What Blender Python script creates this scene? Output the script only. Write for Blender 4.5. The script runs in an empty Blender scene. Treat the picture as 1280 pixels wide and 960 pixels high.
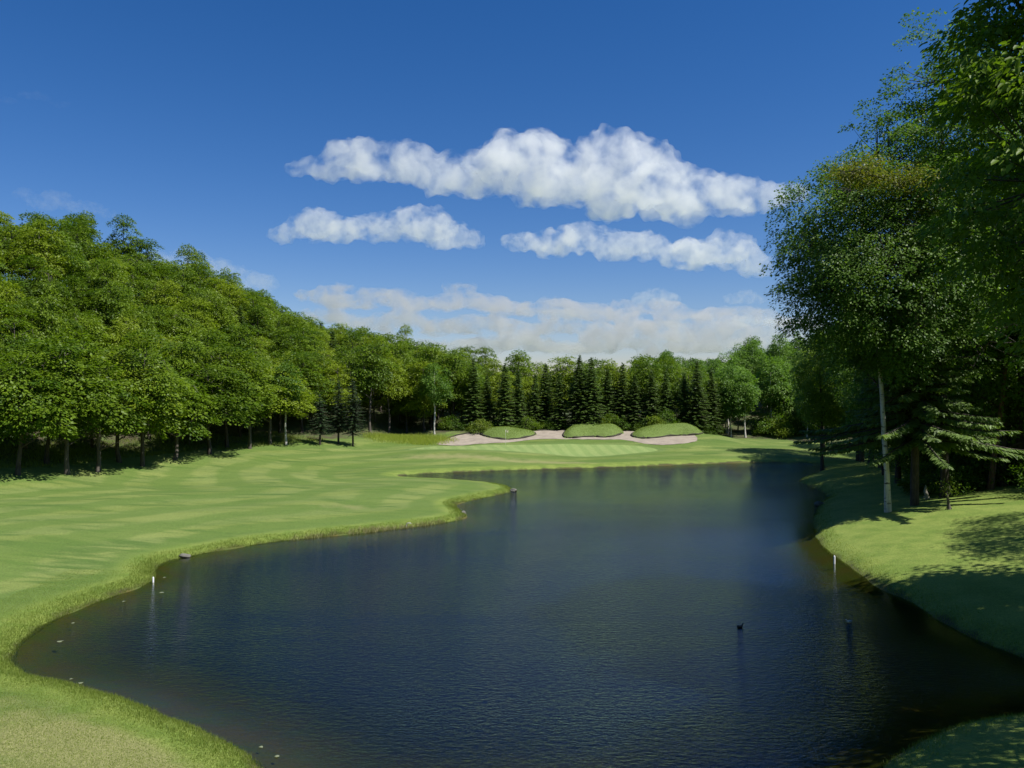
import bpy, bmesh, math, random
import numpy as np
from mathutils import Vector, Matrix, noise as mnoise

R = math.radians
scene = bpy.context.scene
COL = scene.collection
F, CAMZ = 995.5, 14.0            # focal length in photo pixels, eye height above the water
rng = np.random.default_rng(7)
random.seed(7)

# ------------------------------------------------------------------ helpers
def px(u, v, z=0.0):
    """photo pixel on the level z -> ground point"""
    Y = (CAMZ - z) * F / (v - 480.0)
    return ((u - 640.0) / F * Y, Y)

def sstep(a, b, x):
    t = np.clip((x - a) / (b - a), 0, 1)
    return t * t * (3 - 2 * t)

def chaikin(p, n=2, closed=True):
    p = np.array(p, float)
    for _ in range(n):
        q = np.roll(p, -1, 0) if closed else p[1:]
        a = p if closed else p[:-1]
        r = np.empty((len(a) * 2, 2))
        r[0::2] = a * .75 + q * .25
        r[1::2] = a * .25 + q * .75
        p = r
    return p

def poly_sdf(x, y, poly):
    """signed distance, positive outside"""
    x = np.asarray(x, float); y = np.asarray(y, float)
    sh = x.shape; x = x.ravel(); y = y.ravel()
    d2 = np.full(x.shape, 1e18); ins = np.zeros(x.shape, bool)
    a = poly; b = np.roll(poly, -1, 0)
    for (ax, ay), (bx, by) in zip(a, b):
        ex, ey = bx - ax, by - ay
        L = ex * ex + ey * ey + 1e-12
        t = np.clip(((x - ax) * ex + (y - ay) * ey) / L, 0, 1)
        dx = x - ax - t * ex; dy = y - ay - t * ey
        d2 = np.minimum(d2, dx * dx + dy * dy)
        c = (ay > y) != (by > y)
        if abs(ey) > 1e-12:
            ins ^= c & (x < ax + (y - ay) * ex / ey)
    d = np.sqrt(d2)
    return np.where(ins, -d, d).reshape(sh)

def vnoise(x, y, s, seed=0):
    """cheap smooth value noise, -1..1"""
    x = np.asarray(x, float) / s + seed * 17.3; y = np.asarray(y, float) / s + seed * 9.1
    xi = np.floor(x); yi = np.floor(y); fx = x - xi; fy = y - yi
    fx = fx * fx * (3 - 2 * fx); fy = fy * fy * (3 - 2 * fy)
    def h(a, b):
        v = np.sin(a * 127.1 + b * 311.7 + seed * 74.7) * 43758.5453
        return (v - np.floor(v)) * 2 - 1
    return (h(xi, yi) * (1 - fx) + h(xi + 1, yi) * fx) * (1 - fy) + (h(xi, yi + 1) * (1 - fx) + h(xi + 1, yi + 1) * fx) * fy

def mesh_np(name, verts, faces, attrs=None, smooth=False):
    """verts n x 3, faces m x k (same k) or a list of such arrays"""
    me = bpy.data.meshes.new(name)
    if not isinstance(faces, list): faces = [faces]
    faces = [f for f in faces if len(f)]
    nl = sum(f.size for f in faces); nf = sum(len(f) for f in faces)
    me.vertices.add(len(verts)); me.vertices.foreach_set('co', np.ascontiguousarray(verts, np.float32).ravel())
    me.loops.add(nl); me.loops.foreach_set('vertex_index', np.concatenate([f.ravel() for f in faces]).astype(np.int32))
    me.polygons.add(nf)
    sizes = np.concatenate([np.full(len(f), f.shape[1]) for f in faces])
    starts = np.concatenate([[0], np.cumsum(sizes)[:-1]])
    me.polygons.foreach_set('loop_start', starts.astype(np.int32))
    if smooth: me.polygons.foreach_set('use_smooth', np.ones(nf, bool))
    for k, v in (attrs or {}).items():
        at = me.attributes.new(k, 'FLOAT', 'POINT')
        at.data.foreach_set('value', np.ascontiguousarray(v, np.float32).ravel())
    me.update(calc_edges=True); me.validate()
    return me

def link(name, me, mat=None, parent=None):
    o = bpy.data.objects.new(name, me); COL.objects.link(o)
    if mat and me is not None and not me.materials: me.materials.append(mat)
    if parent: o.parent = parent
    return o

def tag(o, label=None, cat=None, group=None, kind=None):
    if label: o['label'] = label
    if cat: o['category'] = cat
    if group: o['group'] = group
    if kind: o['kind'] = kind
    return o

def thing(name, label, cat, loc, rz=0, group=None, s=1.0):
    o = bpy.data.objects.new(name, None); COL.objects.link(o)
    o.location = loc; o.rotation_euler = (0, 0, rz); o.scale = (s, s, s) if not isinstance(s, tuple) else s
    o.empty_display_size = .3
    return tag(o, label, cat, group)

class Tubes:
    """collects tapered tubes in one mesh"""
    def __init__(self): self.v = []; self.f = []; self.n = 0; self.m = []
    def add(self, pts, rad, k=7, mi=0):
        pts = np.array(pts, float); m = len(pts)
        t = np.gradient(pts, axis=0); t /= np.linalg.norm(t, axis=1)[:, None] + 1e-9
        ref = np.array([1., 0, 0]) if abs(t[0][0]) < .8 else np.array([0, 1., 0])
        a = np.cross(t, ref); a /= np.linalg.norm(a, axis=1)[:, None] + 1e-9
        b = np.cross(t, a)
        ang = np.linspace(0, 2 * np.pi, k, endpoint=False)
        ring = pts[:, None, :] + np.array(rad)[:, None, None] * (np.cos(ang)[None, :, None] * a[:, None, :] + np.sin(ang)[None, :, None] * b[:, None, :])
        self.v.append(ring.reshape(-1, 3))
        i = np.arange(m - 1)[:, None] * k; j = np.arange(k)[None, :]; j2 = (j + 1) % k
        q = np.stack([i + j, i + j2, i + k + j2, i + k + j], -1).reshape(-1, 4) + self.n
        self.f.append(q); self.n += m * k; self.m += [(4, mi)] * len(q) + [(3, mi)] * k
        # pointed end so that no tube is open
        tip = pts[-1] + t[-1] * rad[-1]
        self.v.append(tip[None]); e = self.n; self.n += 1
        l = e - k
        self.f.append(np.stack([l + np.arange(k), l + (np.arange(k) + 1) % k, np.full(k, e), np.full(k, e)], -1)[:, :3].repeat(1, 0))
    def mesh(self, name):
        q = [f for f in self.f if f.shape[1] == 4]; t = [f for f in self.f if f.shape[1] == 3]
        me = mesh_np(name, np.concatenate(self.v), [np.concatenate(q), np.concatenate(t)], smooth=True)
        me.polygons.foreach_set('material_index', np.array([b for a, b in self.m if a == 4] + [b for a, b in self.m if a == 3], np.int32))
        return me

def bez(p0, p1, p2, n=6):
    t = np.linspace(0, 1, n)[:, None]
    return (1 - t) ** 2 * np.array(p0) + 2 * t * (1 - t) * np.array(p1) + t * t * np.array(p2)

# ------------------------------------------------------------------ materials
def new_mat(name):
    m = bpy.data.materials.new(name); m.use_nodes = True
    nt = m.node_tree; nt.nodes.clear()
    return m, nt, nt.nodes, nt.links

def nd(ns, t, **kw):
    n = ns.new(t)
    for k, v in kw.items():
        if k == 'op': n.operation = v
        elif hasattr(n, k): setattr(n, k, v)
        else: n.inputs[k.replace('_', ' ')].default_value = v
    return n

def mixrgb(ns, ls, fac, a, b, blend='MIX'):
    n = ns.new('ShaderNodeMix'); n.data_type = 'RGBA'; n.blend_type = blend
    for s, v in ((0, fac), (6, a), (7, b)):
        if hasattr(v, 'links'): ls.new(v, n.inputs[s])
        elif s == 0: n.inputs[0].default_value = v
        else: n.inputs[s].default_value = (*v, 1)
    return n.outputs[2]

def math_n(ns, ls, op, a, b=None, clamp=False):
    n = ns.new('ShaderNodeMath'); n.operation = op; n.use_clamp = clamp
    for i, v in enumerate((a, b)):
        if v is None: continue
        if hasattr(v, 'links'): ls.new(v, n.inputs[i])
        else: n.inputs[i].default_value = v
    return n.outputs[0]

def ramp(ns, ls, x, a, b, lo=0.0, hi=1.0):
    n = ns.new('ShaderNodeMapRange'); n.interpolation_type = 'SMOOTHSTEP'
    ls.new(x, n.inputs[0])
    for i, v in zip((1, 2, 3, 4), (a, b, lo, hi)): n.inputs[i].default_value = v
    return n.outputs[0]

def noise_n(ns, ls, scale, detail=3, vec=None, rough=.55, dist=0):
    n = ns.new('ShaderNodeTexNoise'); n.inputs['Scale'].default_value = scale
    n.inputs['Detail'].default_value = detail; n.inputs['Roughness'].default_value = rough; n.inputs['Distortion'].default_value = dist
    if vec is not None: ls.new(vec, n.inputs['Vector'])
    return n.outputs['Fac']

def leaf_mat(name, dark, light, trans=.35, warm=None):
    m, nt, ns, ls = new_mat(name)
    out = ns.new('ShaderNodeOutputMaterial')
    at = nd(ns, 'ShaderNodeAttribute', attribute_name='tint')
    oi = ns.new('ShaderNodeObjectInfo')
    c = mixrgb(ns, ls, at.outputs['Fac'], dark, light)
    if warm:
        f = ramp(ns, ls, oi.outputs['Random'], .45, 1.0, 0, .75)
        c = mixrgb(ns, ls, f, c, warm)
    v = ns.new('ShaderNodeHueSaturation'); ls.new(c, v.inputs['Color'])
    ls.new(ramp(ns, ls, oi.outputs['Random'], 0, 1, .9, 1.18), v.inputs['Value'])
    p = ns.new('ShaderNodeBsdfPrincipled'); ls.new(v.outputs[0], p.inputs['Base Color'])
    p.inputs['Roughness'].default_value = .5; p.inputs['Specular IOR Level'].default_value = .25
    t = ns.new('ShaderNodeBsdfTranslucent')
    tc = mixrgb(ns, ls, 1.0, v.outputs[0], (1.25, 1.35, .55), 'MULTIPLY'); ls.new(tc, t.inputs['Color'])
    mx = ns.new('ShaderNodeMixShader'); mx.inputs[0].default_value = trans
    ls.new(p.outputs[0], mx.inputs[1]); ls.new(t.outputs[0], mx.inputs[2]); ls.new(mx.outputs[0], out.inputs[0])
    return m

def bark_mat(name, a, b, scale=6, marks=None):
    m, nt, ns, ls = new_mat(name)
    out = ns.new('ShaderNodeOutputMaterial'); tc = ns.new('ShaderNodeTexCoord')
    mp = ns.new('ShaderNodeMapping'); mp.inputs['Scale'].default_value = (1, 1, .22); ls.new(tc.outputs['Object'], mp.inputs[0])
    n = noise_n(ns, ls, scale, 5, mp.outputs[0], .65)
    c = mixrgb(ns, ls, ramp(ns, ls, n, .35, .65), a, b)
    if marks:
        mp2 = ns.new('ShaderNodeMapping'); mp2.inputs['Scale'].default_value = (1, 1, 3.5); ls.new(tc.outputs['Object'], mp2.inputs[0])
        n2 = noise_n(ns, ls, 1.6, 4, mp2.outputs[0], .6)
        c = mixrgb(ns, ls, ramp(ns, ls, n2, .55, .66), c, marks)
    p = ns.new('ShaderNodeBsdfPrincipled'); ls.new(c, p.inputs['Base Color']); p.inputs['Roughness'].default_value = .85
    bp = nd(ns, 'ShaderNodeBump', Strength=.6, Distance=.04); ls.new(n, bp.inputs['Height']); ls.new(bp.outputs[0], p.inputs['Normal'])
    ls.new(p.outputs[0], out.inputs[0])
    return m

def plain_mat(name, a, b=None, rough=.6, scale=8, metal=0):
    m, nt, ns, ls = new_mat(name)
    out = ns.new('ShaderNodeOutputMaterial'); tc = ns.new('ShaderNodeTexCoord')
    n = noise_n(ns, ls, scale, 4, tc.outputs['Object'])
    c = mixrgb(ns, ls, n, a, b or tuple(x * .7 for x in a))
    p = ns.new('ShaderNodeBsdfPrincipled'); ls.new(c, p.inputs['Base Color'])
    p.inputs['Roughness'].default_value = rough; p.inputs['Metallic'].default_value = metal
    ls.new(p.outputs[0], out.inputs[0])
    return m

# ------------------------------------------------------------------ the pond outline, traced on the water level
SH = [(345, 985), (330, 962), (300, 941), (250, 916), (200, 894), (150, 873), (100, 858), (60, 849), (30, 840), (14, 826), (18, 808), (40, 790), (70, 772),
      (110, 756), (150, 742), (180, 731), (193, 722), (189, 713), (203, 703), (240, 694), (285, 686), (335, 678), (400, 671), (470, 664), (530, 657), (572, 651),
      (584, 645), (572, 637), (566, 631), (582, 627), (612, 621), (634, 616.5), (641, 612), (630, 607.5), (600, 603), (560, 600), (520, 598.5), (496, 597), (498, 594.5),
      (520, 592.5), (560, 590.5), (620, 588.3), (680, 586.5), (740, 584.8), (800, 583), (860, 580.7), (920, 578.6), (960, 578), (1000, 578.5), (1026, 580), (1036, 585),
      (1018, 594), (994, 601), (1022, 612), (1038, 621), (1026, 629), (1018, 645), (1020, 664), (1028, 684), (1050, 700), (1078, 718), (1108, 738), (1138, 750),
      (1158, 766), (1206, 794), (1290, 826), (1400, 860), (1340, 890), (1270, 900), (1192, 908), (1140, 934), (1100, 960), (1040, 990), (900, 1012), (640, 1016), (450, 1012)]
POND = chaikin([px(u, v) for u, v in SH], 2)
FOREST = chaikin([(-400, 40), (-110, 74), (-74, 93), (-65, 101), (-61, 112), (-56, 125), (-50, 137), (-43, 148), (-34, 158), (-22, 163), (-10, 171), (8, 175), (30, 175), (46, 176),
                  (62, 172), (74, 150), (90, 120), (300, 90), (600, 300), (300, 600), (-400, 600)], 1)
GREEN = chaikin([(-20, 149.5), (-14, 154.5), (-6, 157.0), (4, 157.6), (16, 157.8), (25, 157.0), (29, 153.5), (25, 149.5), (14, 146), (0, 144.5), (-11, 145), (-18, 147)], 2)
# bunker complex: everything lies on a shelf that rises away from the green (one photo pixel is about 0.86 m of it)
def shelf(u, v):
    Y = 157 + (556 - v) * .86
    return ((u - 640) / F * Y, Y)
SAND = chaikin([shelf(*p) for p in [(543, 554.5), (556, 549), (574, 544), (594, 541), (625, 541), (668, 539.5), (700, 537.5), (740, 539), (778, 536.5), (800, 536.5), (818, 540), (850, 541.5), (869, 544), (874, 550),
                (866, 554), (832, 556.5), (803, 555), (790, 551.8), (768, 549.2), (738, 549.6), (704, 549.2), (668, 549.8), (640, 552.2), (604, 554), (572, 556.8), (550, 556.8)]], 2)
# turf mounds standing in the sand: outline and height
MOUNDS = [(chaikin([shelf(*p) for p in [(597, 542), (608, 546.5), (618, 549.2), (640, 550), (656, 548.6), (671, 544.6), (668, 541), (650, 537.5), (610, 537.5)]], 2), 1.2),
          (chaikin([shelf(*p) for p in [(702, 547), (714, 548.4), (728, 547), (744, 546.3), (762, 547), (776, 544.3), (781, 538.5), (768, 535), (716, 535), (706, 540)]], 2), 1.75),
          (chaikin([shelf(*p) for p in [(787, 546), (799, 549.4), (815, 549), (832, 546.2), (850, 544.6), (863, 545), (880, 544), (878, 538), (860, 535), (806, 535.5), (793, 540)]], 2), 1.4)]
def mound_d(x, y):
    return np.minimum.reduce([poly_sdf(x, y, m) for m, h in MOUNDS])

def H(x, y):
    x = np.asarray(x, float); y = np.asarray(y, float)
    d = poly_sdf(x, y, POND)
    dp = np.maximum(d, 0)
    wb = sstep(112, 138, y) * (1 - sstep(48, 75, x)) * sstep(-30, -5, x)
    wr = sstep(6, 22, x) * (1 - sstep(118, 138, y)) * sstep(20, 34, y)
    slope = .043 + .04 * wb + .19 * wr
    cap = 70 - 40 * wr - 38 * wb
    d = d + .22 * vnoise(x, y, 1.7, 11) + .3 * vnoise(x, y, 4.3, 12); dp = np.maximum(d, 0)
    z = .33 * (1 - np.exp(-dp / .5)) + slope * cap * (1 - np.exp(-dp / cap))
    # rolls of the fairway
    z += (.6 * vnoise(x, y, 21, 1) + .34 * vnoise(x, y, 9, 2)) * sstep(2, 14, dp) * (1 - .8 * sstep(150, 156, y))
    # the tee hill the camera stands on
    z += .40 * 6 * np.log1p(np.exp(np.clip((19 - y) / 6, -30, 30))) * sstep(0, 6, dp)
    # wooded slopes
    fs_ = poly_sdf(x, y, FOREST); fd = np.maximum(-fs_, 0)
    z += 1.7 * sstep(15, -3, fs_) * (1 - sstep(-32, -22, x)) * sstep(60, 85, y)
    xn = np.clip(-x - 2, 0, 110); A = 1.5 + .15 * xn + .0025 * xn ** 2; A = 36 - 3 * np.log1p(np.exp((36 - A) / 3)) + .16 * np.clip(x - 28, 0, 70)
    z += A * (1 - np.exp(-(fd / 42) ** 1.35)) + 1.2 * vnoise(x, y, 22, 5) * sstep(4, 25, fd)
    # grassy bank before the left back trees, and the rise right of the bunker
    z += 1.6 * np.exp(-((x + 21) / 8) ** 2 - ((y - 161) / 6) ** 2)
    z += 1.7 * np.exp(-((x - 41) / 7) ** 2 - ((y - 166) / 5.5) ** 2)
    # bunker shelf and its mounds
    ws = sstep(-25, -17, x) * (1 - sstep(36, 48, x)) * sstep(153, 158, y) * (1 - sstep(171, 180, y))
    z = z * (1 - ws) + (2.0 + .13 * (y - 157) + .12 * vnoise(x, y, 4, 21)) * ws
    z += -.07 * sstep(.3, -.3, poly_sdf(x, y, SAND))
    for m, h in MOUNDS:
        di = np.maximum(-poly_sdf(x, y, m), 0)
        z += h * (1 - np.exp(-(di / 1.9) ** 1.2)) * (1 + .3 * vnoise(x, y, 3.4, 8)) + .3 * sstep(0, .35, di)
    # pond bed
    z = np.where(d < 0, -1.5 * (1 - np.exp(d / 3.2)) , z)
    return z

def h1(x, y): return float(H(np.array([x]), np.array([y]))[0])

def axis(*segs):
    out = [segs[0][0]]
    for a, b, s in segs:
        n = max(1, int(round((b - a) / s)))
        out += list(a + (b - a) * np.arange(1, n + 1) / n)
    return np.array(out)

def grid_mesh(name, xs, ys, zf, attrs):
    X, Y = np.meshgrid(xs, ys)
    Z = zf(X, Y)
    nx = len(xs); ny = len(ys)
    i = np.arange(ny - 1)[:, None] * nx + np.arange(nx - 1)[None, :]
    q = np.stack([i, i + 1, i + nx + 1, i + nx], -1).reshape(-1, 4)
    return mesh_np(name, np.stack([X, Y, Z], -1).reshape(-1, 3), q, {k: f(X, Y).ravel() for k, f in attrs.items()}, smooth=True)

# ------------------------------------------------------------------ ground
def ground_mat():
    m, nt, ns, ls = new_mat('mown_turf')
    out = ns.new('ShaderNodeOutputMaterial'); tc = ns.new('ShaderNodeTexCoord'); P = tc.outputs['Object']
    A = lambda n: nd(ns, 'ShaderNodeAttribute', attribute_name=n).outputs['Fac']
    rough, shore, forest, green, right, dry = A('rough'), A('shore'), A('forest'), A('green'), A('rightbank'), A('dry')
    n_big = noise_n(ns, ls, .055, 4, P, .6, .6); n_mid = noise_n(ns, ls, .5, 5, P, .65); n_fine = noise_n(ns, ls, 9, 4, P, .7)
    c = mixrgb(ns, ls, ramp(ns, ls, n_big, .35, .68), (.11, .148, .028), (.162, .193, .05))
    # mowing stripes of the fairway
    mp = ns.new('ShaderNodeMapping'); mp.inputs['Rotation'].default_value = (0, 0, R(58)); ls.new(P, mp.inputs[0])
    w = ns.new('ShaderNodeTexWave'); w.inputs['Scale'].default_value = .045; w.inputs['Distortion'].default_value = 3.2; w.inputs['Detail'].default_value = 2; w.inputs['Detail Scale'].default_value = .4
    ls.new(mp.outputs[0], w.inputs[0])
    c = mixrgb(ns, ls, math_n(ns, ls, 'MULTIPLY', ramp(ns, ls, w.outputs['Fac'], .3, .7), .38), c, (.085, .13, .034))
    st = ns.new('ShaderNodeMapping'); st.inputs['Rotation'].default_value = (0, 0, R(24)); st.inputs['Scale'].default_value = (.22, 1, 1); ls.new(P, st.inputs[0])
    n_st = noise_n(ns, ls, .55, 5, st.outputs[0], .62, .5)
    c = mixrgb(ns, ls, ramp(ns, ls, n_st, .45, .68, 0, .32), c, (.165, .2, .055))
    c = mixrgb(ns, ls, ramp(ns, ls, n_st, .54, .34, 0, .9), c, (.055, .102, .016))
    arc = math_n(ns, ls, 'ADD', math_n(ns, ls, 'MULTIPLY', shore, .9), math_n(ns, ls, 'MULTIPLY', n_big, 9))
    band = ramp(ns, ls, math_n(ns, ls, 'SINE', arc), -.5, .5)
    c = mixrgb(ns, ls, math_n(ns, ls, 'MULTIPLY', band, .7), c, (.075, .125, .02))
    # worn, drier turf
    dn = math_n(ns, ls, 'MULTIPLY', ramp(ns, ls, math_n(ns, ls, 'ADD', dry, math_n(ns, ls, 'MULTIPLY', n_mid, .8)), .75, 1.25), .8)
    c = mixrgb(ns, ls, dn, c, (.22, .205, .085))
    # lusher band of rough by the water and on the right bank
    rgh = mixrgb(ns, ls, ramp(ns, ls, n_mid, .3, .7), (.095, .148, .02), (.175, .215, .042))
    edge = math_n(ns, ls, 'ADD', shore, math_n(ns, ls, 'MULTIPLY', math_n(ns, ls, 'SUBTRACT', n_mid, .5), 2.2))
    c = mixrgb(ns, ls, ramp(ns, ls, edge, 1.6, 3.2, .9, 0), c, rgh)
    c = mixrgb(ns, ls, math_n(ns, ls, 'MULTIPLY', right, .85), c, rgh)
    c = mixrgb(ns, ls, rough, c, mixrgb(ns, ls, n_mid, (.085, .135, .028), (.135, .18, .045)))
    # putting green
    mp2 = ns.new('ShaderNodeMapping'); mp2.inputs['Rotation'].default_value = (0, 0, R(-8)); ls.new(P, mp2.inputs[0])
    w2 = ns.new('ShaderNodeTexWave'); w2.inputs['Scale'].default_value = .125; w2.inputs['Distortion'].default_value = .15; ls.new(mp2.outputs[0], w2.inputs[0])
    gc = mixrgb(ns, ls, ramp(ns, ls, w2.outputs['Fac'], .35, .65), (.158, .22, .066), (.188, .245, .078))
    c = mixrgb(ns, ls, ramp(ns, ls, green, -.3, .3, 1, 0), c, gc)
    col = mixrgb(ns, ls, ramp(ns, ls, green, .3, 2.6, .55, 0), c, (.095, .145, .04))
    c = mixrgb(ns, ls, ramp(ns, ls, green, 0, .3), c, col)
    # woodland floor: leaf litter and moss
    ff = mixrgb(ns, ls, ramp(ns, ls, n_mid, .4, .62), (.055, .045, .028), (.06, .085, .025))
    fe = math_n(ns, ls, 'ADD', forest, math_n(ns, ls, 'MULTIPLY', math_n(ns, ls, 'SUBTRACT', n_mid, .5), 7))
    c = mixrgb(ns, ls, ramp(ns, ls, fe, 1.5, -2.5), c, ff)
    # wet earth of the waterline and the pond bed
    bed = mixrgb(ns, ls, ramp(ns, ls, n_mid, .35, .65), (.085, .07, .018), (.06, .085, .016))
    c = mixrgb(ns, ls, ramp(ns, ls, edge, .5, -.2), c, (.05, .042, .02))
    c = mixrgb(ns, ls, ramp(ns, ls, shore, .1, -.25), c, bed)
    hs = ns.new('ShaderNodeHueSaturation'); ls.new(c, hs.inputs['Color'])
    ls.new(ramp(ns, ls, n_fine, .25, .75, .62, 1.38), hs.inputs['Value'])
    p = ns.new('ShaderNodeBsdfPrincipled'); ls.new(hs.outputs[0], p.inputs['Base Color'])
    p.inputs['Roughness'].default_value = .8; p.inputs['Specular IOR Level'].default_value = .2
    p.inputs['Sheen Weight'].default_value = .15; p.inputs['Sheen Tint'].default_value = (.6, .8, .25, 1)
    bp = nd(ns, 'ShaderNodeBump', Strength=.55, Distance=.06); ls.new(n_fine, bp.inputs['Height']); ls.new(bp.outputs[0], p.inputs['Normal'])
    ls.new(p.outputs[0], out.inputs[0])
    return m

def dry_f(x, y):
    a = np.zeros_like(x)
    for u, v, su, sv, k in [(430, 632, 7, 3.5, .6), (330, 648, 5, 2.5, .45), (560, 575, 14, 3, .75), (700, 577, 14, 2, .7), (60, 930, 5, 3.2, .8), (190, 960, 4, 3, .75), (-20, 880, 5, 3, .55), (900, 566, 9, 3, .4), (120, 690, 5, 3, .3), (110, 745, 2.2, 2, .4)]:
        X, Y = px(u, v, .8)
        a += k * np.exp(-((x - X) / su) ** 2 - ((y - Y) / sv) ** 2)
    return a

xs = axis((-6000, -900, 700), (-900, -260, 60), (-260, -100, 8), (-100, -48, 1.6), (-48, 48, .55), (48, 90, 1.4), (90, 260, 8), (260, 900, 60), (900, 6000, 700))
ys = axis((-3000, -120, 480), (-120, 0, 12), (0, 22, 1.5), (22, 60, .5), (60, 154, .85), (154, 171, .3), (171, 190, .9), (190, 320, 5), (320, 1000, 60), (1000, 9000, 900))
MG = ground_mat()
_X, _Y = np.meshgrid(xs, ys); _Z = H(_X, _Y); _FD = poly_sdf(_X, _Y, FOREST); _SD = poly_sdf(_X, _Y, POND)
def lookup(G, x, y):
    x = np.asarray(x, float); y = np.asarray(y, float)
    i = np.clip(np.searchsorted(xs, x) - 1, 0, len(xs) - 2); j = np.clip(np.searchsorted(ys, y) - 1, 0, len(ys) - 2)
    fx = (x - xs[i]) / (xs[i + 1] - xs[i]); fy = (y - ys[j]) / (ys[j + 1] - ys[j])
    return (G[j, i] * (1 - fx) + G[j, i + 1] * fx) * (1 - fy) + (G[j + 1, i] * (1 - fx) + G[j + 1, i + 1] * fx) * fy
def h1(x, y): return float(lookup(_Z, x, y))
def at_px(u, v, z=None):
    """photo pixel of a foot on the ground -> ground point (marching along the line of sight)"""
    Y = np.arange(24, 320, .2); X = (u - 640) / F * Y; zr = CAMZ - (v - 480) / F * Y
    k = int(np.argmax(lookup(_Z, X, Y) >= zr)); return float(X[k]), float(Y[k])
ground = tag(link('ground', grid_mesh('ground', xs, ys, lambda x, y: _Z, {
    'shore': lambda x, y: np.clip(_SD, -8, 60), 'forest': lambda x, y: np.clip(_FD, -40, 40),
    'green': lambda x, y: np.clip(poly_sdf(x, y, GREEN), -30, 30),
    'rightbank': lambda x, y: sstep(10, 20, x) * (1 - sstep(122, 140, y)) * sstep(0, 3, _SD), 'dry': dry_f, 'rough': lambda x, y: sstep(.25, -.1, mound_d(x, y))}), MG), kind='structure')

# sand of the bunker: fine sheet a little above the ground, open where the turf mounds stand
def sand_sheet():
    gx = np.arange(-18, 42, .2); gy = np.arange(155.5, 175, .15)
    X, Y = np.meshgrid(gx, gy); nx = len(gx)
    keep = (poly_sdf(X, Y, SAND) < 0) & (mound_d(X, Y) > -.12)
    i = np.arange(len(gy) - 1)[:, None] * nx + np.arange(nx - 1)[None, :]
    q = np.stack([i, i + 1, i + nx + 1, i + nx], -1).reshape(-1, 4)
    q = q[keep.ravel()[q].all(1)]
    used, inv = np.unique(q, return_inverse=True)
    Z = H(X, Y) + .05 + .05 * vnoise(X, Y, 1.1, 3)
    V = np.stack([X, Y, Z], -1).reshape(-1, 3)[used]
    m, nt, ns, ls = new_mat('bunker_sand')
    out = ns.new('ShaderNodeOutputMaterial'); tc = ns.new('ShaderNodeTexCoord')
    n = noise_n(ns, ls, .7, 5, tc.outputs['Object'], .6); n2 = noise_n(ns, ls, 6, 3, tc.outputs['Object'])
    c = mixrgb(ns, ls, ramp(ns, ls, n, .3, .7), (.22, .185, .142), (.29, .245, .19))
    p = ns.new('ShaderNodeBsdfPrincipled'); ls.new(c, p.inputs['Base Color']); p.inputs['Roughness'].default_value = .95
    bp = nd(ns, 'ShaderNodeBump', Strength=.5, Distance=.08); ls.new(n2, bp.inputs['Height']); ls.new(bp.outputs[0], p.inputs['Normal'])
    ls.new(p.outputs[0], out.inputs[0])
    o = link('bunker_sand', mesh_np('bunker_sand', V, inv.reshape(-1, 4), smooth=True), m)
    return tag(o, kind='structure')
sand_sheet()

# earth lips, their shade put into the dark colour, under the mounds and along the back of the bunker
def lips():
    t = Tubes()
    M = plain_mat('lip_shaded_earth', (.035, .03, .016), (.02, .022, .01), .9, 3)
    for m, h in MOUNDS:
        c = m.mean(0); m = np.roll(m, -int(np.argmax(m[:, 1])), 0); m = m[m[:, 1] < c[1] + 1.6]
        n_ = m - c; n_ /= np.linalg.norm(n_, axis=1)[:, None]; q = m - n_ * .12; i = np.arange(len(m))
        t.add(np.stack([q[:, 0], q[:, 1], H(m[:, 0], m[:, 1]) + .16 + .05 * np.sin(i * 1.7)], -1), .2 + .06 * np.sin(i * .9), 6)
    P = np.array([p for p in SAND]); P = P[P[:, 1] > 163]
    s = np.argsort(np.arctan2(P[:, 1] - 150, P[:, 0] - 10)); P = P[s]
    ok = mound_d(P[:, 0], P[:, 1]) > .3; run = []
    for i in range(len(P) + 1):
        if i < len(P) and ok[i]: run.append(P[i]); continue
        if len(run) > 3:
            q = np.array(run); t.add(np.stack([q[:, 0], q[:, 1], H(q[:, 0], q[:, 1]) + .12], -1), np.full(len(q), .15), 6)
        run = []
    o = link('bunker_lip', t.mesh('bunker_lip'), M); tag(o, kind='structure')
lips()

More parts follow.
